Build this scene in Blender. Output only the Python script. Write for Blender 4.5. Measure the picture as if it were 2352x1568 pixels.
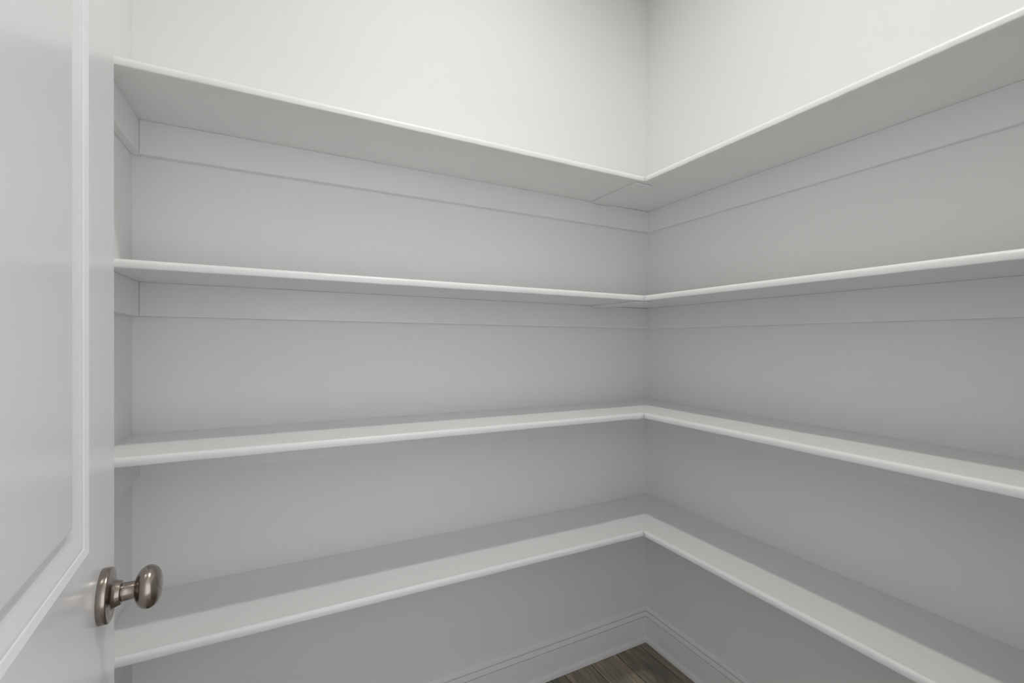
import bpy, bmesh, math, random
from mathutils import Vector, Matrix

for o in list(bpy.data.objects):
    bpy.data.objects.remove(o, do_unlink=True)
S = bpy.context.scene
C = bpy.context.collection
random.seed(7)

# ------------------------------------------------------------------ camera, world, light, exposure
EYE = 1.284
F_PX, YAW, PITCH, ROLL, PPY = 1037.43, math.radians(62.8837), -0.0031, 0.002, 784.565
cd = bpy.data.cameras.new('camera')
cam = bpy.data.objects.new('camera', cd); C.objects.link(cam)
cd.sensor_fit = 'HORIZONTAL'; cd.sensor_width = 36.0
cd.lens = F_PX / 2352 * 36.0
cd.shift_y = (PPY - 784.0) / 2352
cd.clip_start = 0.01
fw = Vector((math.cos(YAW), math.sin(YAW), 0)); rt = Vector((math.sin(YAW), -math.cos(YAW), 0)); up = Vector((0, 0, 1))
fwp = fw * math.cos(PITCH) + up * math.sin(PITCH); upp = up * math.cos(PITCH) - fw * math.sin(PITCH)
r2 = rt * math.cos(ROLL) + upp * math.sin(ROLL)
u2 = upp * math.cos(ROLL) - rt * math.sin(ROLL)
m = Matrix((r2, u2, -fwp)).transposed().to_4x4()
m.translation = Vector((0, 0, EYE))
cam.matrix_world = m
S.camera = cam

S.view_settings.view_transform = 'Standard'
S.view_settings.look = 'None'
S.view_settings.gamma = 1.0
S.view_settings.use_curve_mapping = False
S.view_settings.exposure = 0.0

LAMP_STRENGTH = 12.0
LAMP_WATTS = 9.0; LAMP_SPREAD = math.radians(154)
DAY_STRENGTH = 1.95
w = bpy.data.worlds.new('world'); S.world = w; w.use_nodes = True
bg = w.node_tree.nodes['Background']
bg.inputs[0].default_value = (0.94, 0.955, 1.0, 1); bg.inputs[1].default_value = DAY_STRENGTH

# ------------------------------------------------------------------ measured room
YA, XB = 1.1805, 1.1173            # front lines of the shelves on the back wall and on the right wall
DEP, TH = 0.2857, 0.0185           # shelf depth and thickness
WA, WB, WC = YA + DEP, XB + DEP, -0.3376   # faces of the back, right and left wall
CEIL = 3.05
ZS = [EYE + v for v in (0.548, 0.1374, -0.2688, -0.6769)]   # shelf undersides
TA, TB = -0.006, -0.0019           # the boards are a few millimetres out of level

# ------------------------------------------------------------------ materials
def mat(name):
    m = bpy.data.materials.new(name); m.use_nodes = True
    nt = m.node_tree
    return m, nt, nt.nodes['Principled BSDF']
def paint(name, col, rough, bump, scale, spec=0.5, coat=0.0):
    m, nt, b = mat(name)
    tc = nt.nodes.new('ShaderNodeTexCoord')
    n = nt.nodes.new('ShaderNodeTexNoise'); n.inputs['Scale'].default_value = scale; n.inputs['Detail'].default_value = 3
    nt.links.new(tc.outputs['Object'], n.inputs['Vector'])
    bp = nt.nodes.new('ShaderNodeBump'); bp.inputs['Strength'].default_value = bump; bp.inputs['Distance'].default_value = 0.001
    nt.links.new(n.outputs['Fac'], bp.inputs['Height']); nt.links.new(bp.outputs['Normal'], b.inputs['Normal'])
    big = nt.nodes.new('ShaderNodeTexNoise'); big.inputs['Scale'].default_value = 3.0
    nt.links.new(tc.outputs['Object'], big.inputs['Vector'])
    rp = nt.nodes.new('ShaderNodeValToRGB')
    rp.color_ramp.elements[0].position = 0.3; rp.color_ramp.elements[1].position = 0.7
    rp.color_ramp.elements[0].color = tuple(c * 0.985 for c in col) + (1,); rp.color_ramp.elements[1].color = tuple(col) + (1,)
    nt.links.new(big.outputs['Fac'], rp.inputs['Fac']); nt.links.new(rp.outputs['Color'], b.inputs['Base Color'])
    b.inputs['Roughness'].default_value = rough
    b.inputs['Specular IOR Level'].default_value = spec
    b.inputs['Coat Weight'].default_value = coat
    return m
M_WALL = paint('wall_paint', (0.87, 0.87, 0.862), 0.75, 0.12, 220, 0.3)
M_CEIL = paint('ceiling_paint', (0.86, 0.86, 0.85), 0.9, 0.2, 160, 0.2)
M_TRIM = paint('semigloss_trim_paint', (0.89, 0.89, 0.885), 0.30, 0.10, 60, 0.5)
M_SHELF = paint('semigloss_shelf_paint', (0.89, 0.89, 0.882), 0.36, 0.12, 45, 0.45)
M_DOOR = paint('semigloss_door_paint', (0.87, 0.87, 0.875), 0.21, 0.06, 30, 0.5)
M_SUB, _nt, _b = mat('subfloor'); _b.inputs['Base Color'].default_value = (0.012, 0.010, 0.009, 1); _b.inputs['Roughness'].default_value = 0.9

def metal():
    m, nt, b = mat('antique_nickel')
    tc = nt.nodes.new('ShaderNodeTexCoord')
    mp = nt.nodes.new('ShaderNodeMapping'); mp.inputs['Scale'].default_value = (500, 40, 500)
    n = nt.nodes.new('ShaderNodeTexNoise'); n.inputs['Scale'].default_value = 1.0; n.inputs['Detail'].default_value = 4
    nt.links.new(tc.outputs['Object'], mp.inputs['Vector']); nt.links.new(mp.outputs['Vector'], n.inputs['Vector'])
    rr = nt.nodes.new('ShaderNodeMapRange'); rr.inputs['To Min'].default_value = 0.18; rr.inputs['To Max'].default_value = 0.30
    nt.links.new(n.outputs['Fac'], rr.inputs['Value']); nt.links.new(rr.outputs['Result'], b.inputs['Roughness'])
    b.inputs['Base Color'].default_value = (0.33, 0.285, 0.25, 1); b.inputs['Metallic'].default_value = 1.0
    return m
M_METAL = metal()

def wood():
    m, nt, b = mat('grey_brown_plank')
    N = nt.nodes.new; L = nt.links.new
    tc = N('ShaderNodeTexCoord'); oi = N('ShaderNodeObjectInfo')
    add = N('ShaderNodeVectorMath'); add.operation = 'ADD'
    sc = N('ShaderNodeVectorMath'); sc.operation = 'SCALE'; sc.inputs['Scale'].default_value = 37.0
    comb = N('ShaderNodeCombineXYZ')
    for i in range(3): L(oi.outputs['Random'], comb.inputs[i])
    L(comb.outputs[0], sc.inputs[0]); L(tc.outputs['Object'], add.inputs[0]); L(sc.outputs[0], add.inputs[1])
    mp = N('ShaderNodeMapping'); mp.inputs['Scale'].default_value = (70, 2.6, 20)
    L(add.outputs[0], mp.inputs['Vector'])
    g = N('ShaderNodeTexNoise'); g.inputs['Scale'].default_value = 3.2; g.inputs['Detail'].default_value = 8; g.inputs['Roughness'].default_value = 0.72; g.inputs['Distortion'].default_value = 0.5
    L(mp.outputs[0], g.inputs['Vector'])
    mp2 = N('ShaderNodeMapping'); mp2.inputs['Scale'].default_value = (22, 3.0, 6)
    L(add.outputs[0], mp2.inputs['Vector'])
    g2 = N('ShaderNodeTexNoise'); g2.inputs['Scale'].default_value = 1.3; g2.inputs['Detail'].default_value = 4; g2.inputs['Distortion'].default_value = 1.0
    L(mp2.outputs[0], g2.inputs['Vector'])
    r = N('ShaderNodeValToRGB'); cr = r.color_ramp
    cr.elements[0].position = 0.30; cr.elements[0].color = (0.13, 0.118, 0.098, 1)
    cr.elements[1].position = 0.72; cr.elements[1].color = (0.48, 0.44, 0.38, 1)
    e = cr.elements.new(0.5); e.color = (0.29, 0.262, 0.218, 1)
    L(g.outputs['Fac'], r.inputs['Fac'])
    r2 = N('ShaderNodeValToRGB'); r2.color_ramp.elements[0].position = 0.36; r2.color_ramp.elements[1].position = 0.64
    r2.color_ramp.elements[0].color = (0.62, 0.68, 0.62, 1); r2.color_ramp.elements[1].color = (1.15, 1.0, 0.90, 1)
    L(g2.outputs['Fac'], r2.inputs['Fac'])
    mx = N('ShaderNodeMix'); mx.data_type = 'RGBA'; mx.blend_type = 'MULTIPLY'; mx.inputs[0].default_value = 0.9
    L(r.outputs[0], mx.inputs[6]); L(r2.outputs[0], mx.inputs[7])
    hs = N('ShaderNodeHueSaturation')
    mr = N('ShaderNodeMapRange'); mr.inputs['To Min'].default_value = 0.8; mr.inputs['To Max'].default_value = 1.15
    L(oi.outputs['Random'], mr.inputs['Value']); L(mr.outputs[0], hs.inputs['Value'])
    L(mx.outputs[2], hs.inputs['Color']); L(hs.outputs[0], b.inputs['Base Color'])
    bp = N('ShaderNodeBump'); bp.inputs['Strength'].default_value = 0.35; bp.inputs['Distance'].default_value = 0.0006
    L(g.outputs['Fac'], bp.inputs['Height']); L(bp.outputs[0], b.inputs['Normal'])
    b.inputs['Roughness'].default_value = 0.52
    return m
M_WOOD = wood()
M_GLOW, _nt, _b = mat('lamp_diffuser')
_b.inputs['Base Color'].default_value = (0.9, 0.9, 0.88, 1)
_b.inputs['Emission Color'].default_value = (1.0, 0.98, 0.93, 1); _b.inputs['Emission Strength'].default_value = LAMP_STRENGTH

# ------------------------------------------------------------------ helpers
def link(name, me, material=None, parent=None, smooth=False):
    o = bpy.data.objects.new(name, me); C.objects.link(o)
    if material: me.materials.append(material)
    if smooth:
        for p in me.polygons: p.use_smooth = True
    if parent: o.parent = parent
    return o
def finish(name, bm, material, parent=None, smooth=False):
    bmesh.ops.recalc_face_normals(bm, faces=bm.faces)
    me = bpy.data.meshes.new(name); bm.to_mesh(me); bm.free()
    return link(name, me, material, parent, smooth)
def bx(bm, x0, x1, y0, y1, z0, z1, bevel=0.0, f=None):
    vs = []
    for x in (x0, x1):
        for y in (y0, y1):
            for z in (z0, z1):
                vs.append(bm.verts.new(f(x, y, z) if f else (x, y, z)))
    fs = [(0, 1, 3, 2), (4, 6, 7, 5), (0, 4, 5, 1), (2, 3, 7, 6), (0, 2, 6, 4), (1, 5, 7, 3)]
    nf = [bm.faces.new([vs[i] for i in q]) for q in fs]
    if bevel:
        es = {e for q in nf for e in q.edges}
        bmesh.ops.bevel(bm, geom=list(es), offset=bevel, segments=2, profile=0.5, affect='EDGES')
def box(name, x0, x1, y0, y1, z0, z1, material, parent=None, bevel=0.0, f=None):
    bm = bmesh.new(); bx(bm, x0, x1, y0, y1, z0, z1, bevel, f)
    return finish(name, bm, material, parent)
def sweep(name, prof, n, pos, material, parent=None, smooth=False, angle=None):
    """prof: closed list of (u,v); pos(u, v, s, k) -> xyz at station s in 0..1 for profile vertex k"""
    bm = bmesh.new(); rows = []
    for i in range(n + 1):
        rows.append([bm.verts.new(pos(u, v, i / n, k)) for k, (u, v) in enumerate(prof)])
    m_ = len(prof)
    for i in range(n):
        for k in range(m_):
            bm.faces.new((rows[i][k], rows[i][(k + 1) % m_], rows[i + 1][(k + 1) % m_], rows[i + 1][k]))
    bm.faces.new(rows[0]); bm.faces.new(list(reversed(rows[-1])))
    o = finish(name, bm, material, parent, smooth)
    if smooth:
        try: o.data.set_sharp_from_angle(angle=math.radians(angle or 40))
        except Exception: pass
    return o
def lathe(name, prof, seg, material, parent=None):
    """prof: (a, r) along local -Y"""
    bm = bmesh.new(); rows = []
    for a, r in prof:
        if r < 1e-6: rows.append([bm.verts.new((0, -a, 0))]); continue
        rows.append([bm.verts.new((r * math.cos(2 * math.pi * k / seg), -a, r * math.sin(2 * math.pi * k / seg))) for k in range(seg)])
    for i in range(len(rows) - 1):
        A, B = rows[i], rows[i + 1]
        for k in range(seg):
            k2 = (k + 1) % seg
            if len(A) == 1: bm.faces.new((A[0], B[k], B[k2]))
            elif len(B) == 1: bm.faces.new((A[k], A[k2], B[0]))
            else: bm.faces.new((A[k], A[k2], B[k2], B[k]))
    for R in (rows[0], rows[-1]):
        if len(R) > 1: bm.faces.new(R)
    o = finish(name, bm, material, parent, True)
    try: o.data.set_sharp_from_angle(angle=math.radians(50))
    except Exception: pass
    return o
def struct(o): o['kind'] = 'structure'; return o
def empty(name, loc=(0, 0, 0), rz=0, parent=None):
    o = bpy.data.objects.new(name, None); C.objects.link(o); o.location = loc; o.rotation_euler = (0, 0, rz)
    o.empty_display_size = 0.1
    if parent: o.parent = parent
    return o

# ------------------------------------------------------------------ room shell
T = 0.11
OPL, OPR, OPT = -0.134, 0.596, 2.055           # door opening in the front wall, whose inner face is at y = 0
struct(box('wall_back', WC - T, WB + T, WA, WA + T, 0, CEIL, M_WALL))
struct(box('wall_right', WB, WB + T, 0.0, WA, 0, CEIL, M_WALL))
struct(box('wall_left', WC - T, WC, 0.0, WA, 0, CEIL, M_WALL))
bm = bmesh.new()
bx(bm, WC - 1.5, OPL, -T, 0, 0, CEIL); bx(bm, OPR, WB + 1.0, -T, 0, 0, CEIL); bx(bm, OPL, OPR, -T, 0, OPT, CEIL)
struct(finish('wall_front', bm, M_WALL))
struct(box('ceiling', WC - 1.5, WB + 1.0, -2.2, WA + T, CEIL, CEIL + 0.1, M_CEIL))
floor = struct(box('floor', WC - 1.5, WB + 1.0, -2.2, WA + T, -0.03, -0.006, M_SUB))
PW = 0.1262; X0 = 1.350
k = 0
for i in range(-11, 2):
    xr = X0 + i * PW if i <= 0 else WB - 0.001
    xl = X0 + (i - 1) * PW
    if i == 1: xl = X0
    y = WA - 0.001 - (0.95 if i == 1 else [1.22, 0.62, 0.93, 0.44, 0.78][i % 5]) ; y1 = WA - 0.001
    # planks run towards the back wall, joints staggered
    while y1 > -2.1:
        y0 = max(y, -2.15)
        if xr > WC or y0 < 0:
            bm = bmesh.new()
            g = 0.0013; b = 0.0026
            xa, xb_, ya, yb = xl + g, xr - g, y0 + g, y1 - g
            base = [bm.verts.new(p) for p in ((xa, ya, -0.0055), (xb_, ya, -0.0055), (xb_, yb, -0.0055), (xa, yb, -0.0055))]
            mid = [bm.verts.new(p) for p in ((xa, ya, -0.0014), (xb_, ya, -0.0014), (xb_, yb, -0.0014), (xa, yb, -0.0014))]
            top = [bm.verts.new(p) for p in ((xa + b, ya + b, 0), (xb_ - b, ya + b, 0), (xb_ - b, yb - b, 0), (xa + b, yb - b, 0))]
            for A, B in ((base, mid), (mid, top)):
                for q in range(4): bm.faces.new((A[q], A[(q + 1) % 4], B[(q + 1) % 4], B[q]))
            bm.faces.new(top); bm.faces.new(base[::-1])
            finish('plank', bm, M_WOOD, floor)
        y1 = y0; y = y0 - 1.22

# baseboards: (out from wall, height)
BP = [(0, 0), (0, 0.1455), (0.0035, 0.1455), (0.0065, 0.143), (0.0085, 0.138), (0.0095, 0.1292), (0.0045, 0.1287), (0.0045, 0.1262), (0.0100, 0.1254),
      (0.0125, 0.114), (0.0134, 0.1082), (0.0066, 0.1076), (0.0066, 0.1043), (0.0118, 0.1036), (0.0128, 0.030), (0.0134, 0.0245), (0.0150, 0.0215),
      (0.0178, 0.0165), (0.0192, 0.010), (0.0192, 0)]
def bb(name, pos): return struct(sweep(name, BP, 1, pos, M_TRIM, None, True, 28))
bb('baseboard_back', lambda u, v, s, k: ((WC + u) * (1 - s) + (WB - u) * s, WA - u, v + 0.0002))
bb('baseboard_right', lambda u, v, s, k: (WB - u, (WA - u) * (1 - s) + u * s, v + 0.0002))
bb('baseboard_left', lambda u, v, s, k: (WC + u, (WA - u) * (1 - s) + u * s, v + 0.0002))
bb('baseboard_front', lambda u, v, s, k: ((WB - u) * (1 - s) + (OPR + 0.058) * s, u, v + 0.0002))

# door jambs and casing (inside face)
bm = bmesh.new()
bx(bm, OPL - 0.001, OPL + 0.002, -T - 0.004, 0.0, 0, OPT, 0)
bx(bm, OPR - 0.018, OPR, -T - 0.004, 0.004, 0, OPT, 0.001)
bx(bm, OPL + 0.002, OPR - 0.018, -T - 0.004, 0.004, OPT - 0.018, OPT, 0.001)
struct(finish('trim_1', bm, M_TRIM))
bm = bmesh.new()
bx(bm, OPR - 0.006, OPR + 0.056, 0.0, 0.014, 0, OPT + 0.06, 0.002)
bx(bm, OPL - 0.056, OPL - 0.006, 0.0, 0.010, 0, OPT + 0.06, 0.002)
bx(bm, OPL - 0.006, OPR - 0.006, 0.0, 0.014, OPT - 0.012, OPT + 0.06, 0.002)
struct(finish('trim_2', bm, M_TRIM))

# ------------------------------------------------------------------ shelves
NW = 0.012                                     # width of the edge strip
def tz_a(x): return TA * (x - XB)               # out of level, back wall boards
def tz_b(y): return TB * (y - YA)
# edge strip profile (u = distance behind the front line, v = height above underside)
NP = [(NW, 0.0), (0.0018, 0.0), (0.0005, 0.0007), (0.0, 0.0022), (0.0, 0.0105), (0.0006, 0.0135), (0.0022, 0.0165), (0.0045, 0.0184), (0.0072, 0.0192), (0.0100, 0.0190), (NW, TH)]
def wob(seed, n):
    rnd = random.Random(seed)
    pts = [[rnd.uniform(-1, 1) for _ in range(n + 1)] for _ in range(2)]
    # an occasional paint sag along the lower edge
    sag = [0.0] * (n + 1)
    for _ in range(5):
        c = rnd.randrange(4, n - 4); a = rnd.uniform(0.4, 1.0)
        for d in range(-3, 4): sag[c + d] += a * (1 - abs(d) / 4)
    return pts, sag
LV = ['topmost', 'second from the top', 'third from the top', 'lowest']
def shelf_back(i, z):
    e = empty('wall_shelf', ((WC + XB) / 2, WA, z))
    ox, oy, oz = e.location
    lab = ['white painted shelf along the back wall, topmost of four, underside visible from below',
           'white shelf along the back wall, second from the top, with a shadowed rail beneath it',
           'white shelf along the back wall, third from the top, its narrow upper side visible',
           'white shelf along the back wall, lowest, running behind the metal door knob'][i]
    e['label'] = lab; e['category'] = 'shelf'; e['group'] = 'painted shelves along the back wall'
    f = lambda x, y, zz: (x - ox, y - oy, zz - oz + tz_a(x))
    box('board', WC, XB + NW - 0.0004, YA + NW, WA - 0.0003, z, z + TH, M_SHELF, e, 0.0006, f)
    n = 90; (p, sag) = wob(10 + i, n)
    def pos(u, v, s, k):
        x = WC + (XB + u - WC - 0.0005) * s
        j = min(n, int(round(s * n)))
        dz = (0.00015 * p[0][j] - 0.0007 * sag[j]) if k in (1, 2, 3) and 2 < j < n - 3 else 0
        dy = (0.00022 * p[1][j]) if k in (3, 4, 5) and 2 < j < n - 3 else 0
        return f(x, YA + u + dy, z + v + dz)
    sweep('edge_strip', NP, n, pos, M_SHELF, e, True, 60)
    CH = 0.086
    box('cleat', WC + 0.019, WB - 0.0135, WA - 0.0185, WA - 0.0003, z - CH, z - 0.0002, M_SHELF, e, 0.0007, f)
    c = box('cleat', WC + 0.0003, WC + 0.0187, YA + 0.012, WA - 0.0003, z - CH, z - 0.0002, M_SHELF, e, 0.0007, f)
    box('seam_batten', XB - 0.026, XB + 0.050, YA + 0.016, WA - 0.024, z - 0.0065, z - 0.0002, M_SHELF, e, 0.001, f)
    return e
def shelf_right(i, z):
    e = empty('wall_shelf', (WB, 0.7, z))
    ox, oy, oz = e.location
    lab = ['white painted shelf along the right wall, topmost of four, rising to the upper right corner',
           'white shelf along the right wall, second from the top, seen nearly edge-on',
           'white shelf along the right wall, third from the top, lit along its front half',
           'white shelf along the right wall, lowest, just above the floor corner'][i]
    e['label'] = lab; e['category'] = 'shelf'; e['group'] = 'painted shelves along the right wall'
    f = lambda x, y, zz: (x - ox, y - oy, zz - oz + tz_b(y))
    box('board', XB + NW, WB - 0.0003, 0.0006, WA - 0.0003, z, z + TH, M_SHELF, e, 0.0006, f)
    n = 90; (p, sag) = wob(40 + i, n)
    def pos(u, v, s, k):
        y = 0.0006 + (YA + u - 0.0006) * s
        j = min(n, int(round(s * n)))
        dz = (0.00015 * p[0][j] - 0.0007 * sag[j]) if k in (1, 2, 3) and 2 < j < n - 3 else 0
        dx = (0.00022 * p[1][j]) if k in (3, 4, 5) and 2 < j < n - 3 else 0
        return f(XB + u + dx, y, z + v + dz)
    sweep('edge_strip', NP, n, pos, M_SHELF, e, True, 60)
    CH = 0.088
    box('cleat', WB - 0.0135, WB - 0.0003, 0.019, WA - 0.0003, z - CH, z - 0.0002, M_SHELF, e, 0.0007, f)
    box('cleat', XB + 0.016, WB - 0.0003, 0.0005, 0.0187, z - CH, z - 0.0002, M_SHELF, e, 0.0007, f)
    return e
for i, z in enumerate(ZS): shelf_back(i, z)
for i, z in enumerate(ZS): shelf_right(i, z)

# ------------------------------------------------------------------ door
DANG = math.atan2(0.99732, -0.07312)
FREE = Vector((-0.1835, 0.7217, 0))
DW, DH, DT = 0.711, 2.032, 0.035
dv = Vector((math.cos(DANG), math.sin(DANG), 0))
HN = FREE - dv * DW
door = struct(empty('door_1', (HN.x, HN.y, 0.008), DANG))
SU = 0.1103                                    # stile width
PAN = [(SU, DW - SU, 1.065 - 0.008, 1.905), (SU, DW - SU, 0.235, 0.845)]
bm = bmesh.new()
bx(bm, 0, SU, 0, DT, 0, DH); bx(bm, DW - SU, DW, 0, DT, 0, DH)
bx(bm, SU, DW - SU, 0, DT, 0, PAN[1][2]); bx(bm, SU, DW - SU, 0, DT, PAN[1][3], PAN[0][2]); bx(bm, SU, DW - SU, 0, DT, PAN[0][3], DH)
bmesh.ops.remove_doubles(bm, verts=bm.verts, dist=1e-5)
# drop the inner faces between butting pieces
dup = {}
for fc in list(bm.faces):
    c = fc.calc_center_median(); dup.setdefault((round(c.x, 4), round(c.y, 4), round(c.z, 4)), []).append(fc)
finish('door_leaf', bm, M_DOOR, door)
PP = [(0.0, 0.0), (0.0012, -0.0005), (0.0056, -0.0024), (0.0064, -0.0034), (0.0080, -0.0035), (0.0095, -0.0038), (0.0220, -0.0078), (0.0250, -0.0084), (0.0345, -0.0084),
      (0.0360, -0.0078), (0.0382, -0.0042), (0.0400, -0.0036)]
for (a0, a1, z0, z1) in PAN:
    bm = bmesh.new()
    for side in (0, 1):
        rows = []
        for s_, h in PP:
            y = -h if side == 0 else DT + h
            rows.append([bm.verts.new(p) for p in ((a0 + s_, y, z0 + s_), (a1 - s_, y, z0 + s_), (a1 - s_, y, z1 - s_), (a0 + s_, y, z1 - s_))])
        for A, B in zip(rows, rows[1:]):
            for q in range(4):
                vs = (A[q], A[(q + 1) % 4], B[(q + 1) % 4], B[q])
                bm.faces.new(vs if side == 0 else vs[::-1])
        bm.faces.new(rows[-1] if side == 0 else rows[-1][::-1])
    me = bpy.data.meshes.new('door_panel'); bm.to_mesh(me); bm.free()
    o = link('door_panel', me, M_DOOR, door)

# knob: centre line 60 mm from the free edge
KU, KZ = DW - 0.0617 , EYE - 0.2895 + 0.001 - 0.008
kn = []
CE, HA, HR = 0.0418, 0.0134, 0.0236
kn.append((0.0284, 0.0))
for q in range(1, 24):
    th = math.pi * q / 24
    c = -math.cos(th); s_ = math.sin(th)
    a = CE + HA * (c if c < 0 else (0.94 * c))
    r = HR * (s_ ** (0.85 if c < 0 else 0.66))
    kn.append((a, r))
kn = kn[:1] + [p for p in kn[1:] if not (p[0] < 0.0295 and p[1] < 0.010)] + [(CE + HA * 0.94 + 0.0001, 0.0)]
kn[0] = (kn[1][0] - 0.0004, 0.0)
knob = lathe('door_knob', kn, 64, M_METAL, door)
knob.location = (KU, 0, KZ); knob['label'] = 'brushed antique nickel round knob'
lathe('rosette', [(0.0, 0.0), (0.0, 0.0290), (0.0006, 0.0296), (0.0074, 0.0296), (0.0083, 0.0290), (0.0087, 0.0280), (0.0092, 0.0240), (0.0096, 0.0180), (0.0110, 0.0155), (0.0135, 0.0140),
                   (0.0165, 0.0131), (0.0176, 0.0126), (0.0180, 0.0116), (0.0180, 0.0)], 64, M_METAL, knob)
lathe('neck', [(0.0170, 0.0), (0.0170, 0.0098), (0.0186, 0.0100), (0.0200, 0.0101), (0.0220, 0.0098), (0.0270, 0.0096), (0.0300, 0.0100), (0.0330, 0.0108), (0.0335, 0.0)], 48, M_METAL, knob)
for hz in (0.18, 1.0, 1.82):
    h = lathe('hinge', [(0, 0), (0, 0.006), (0.09, 0.006), (0.09, 0)], 16, M_METAL, door)
    h.rotation_euler = (math.radians(-90), 0, 0); h.location = (0.001, -0.005, hz)

# ------------------------------------------------------------------ ceiling light (just above the frame)
LX, LY = 0.505, 0.575
lamp = empty('ceiling_light', (LX, LY, CEIL))
lamp['label'] = 'small round flush ceiling light with white rim above the pantry'; lamp['category'] = 'lamp'
def disc(name, prof, material):
    o = lathe(name, prof, 48, material, lamp); o.rotation_euler = (math.radians(90), 0, 0); return o
disc('lamp_rim', [(0.0, 0.0), (0.0, 0.075), (0.012, 0.075), (0.020, 0.068), (0.021, 0.050), (0.018, 0.046), (0.018, 0.0)], M_TRIM)
bm = bmesh.new()
bmesh.ops.create_circle(bm, cap_ends=True, segments=48, radius=0.045)
me = bpy.data.meshes.new('lamp_diffuser'); bm.to_mesh(me); bm.free()
d_ = link('lamp_diffuser', me, M_GLOW, lamp); d_.location = (0, 0, -0.0188); d_.rotation_euler = (math.pi, 0, 0)

ld = bpy.data.lights.new('downlight', 'AREA'); ld.shape = 'DISK'; ld.size = 0.09; ld.energy = LAMP_WATTS; ld.spread = LAMP_SPREAD; ld.color = (1.0, 0.985, 0.95)
lo = bpy.data.objects.new('downlight', ld); C.objects.link(lo); lo.location = (LX, LY, CEIL - 0.0215)
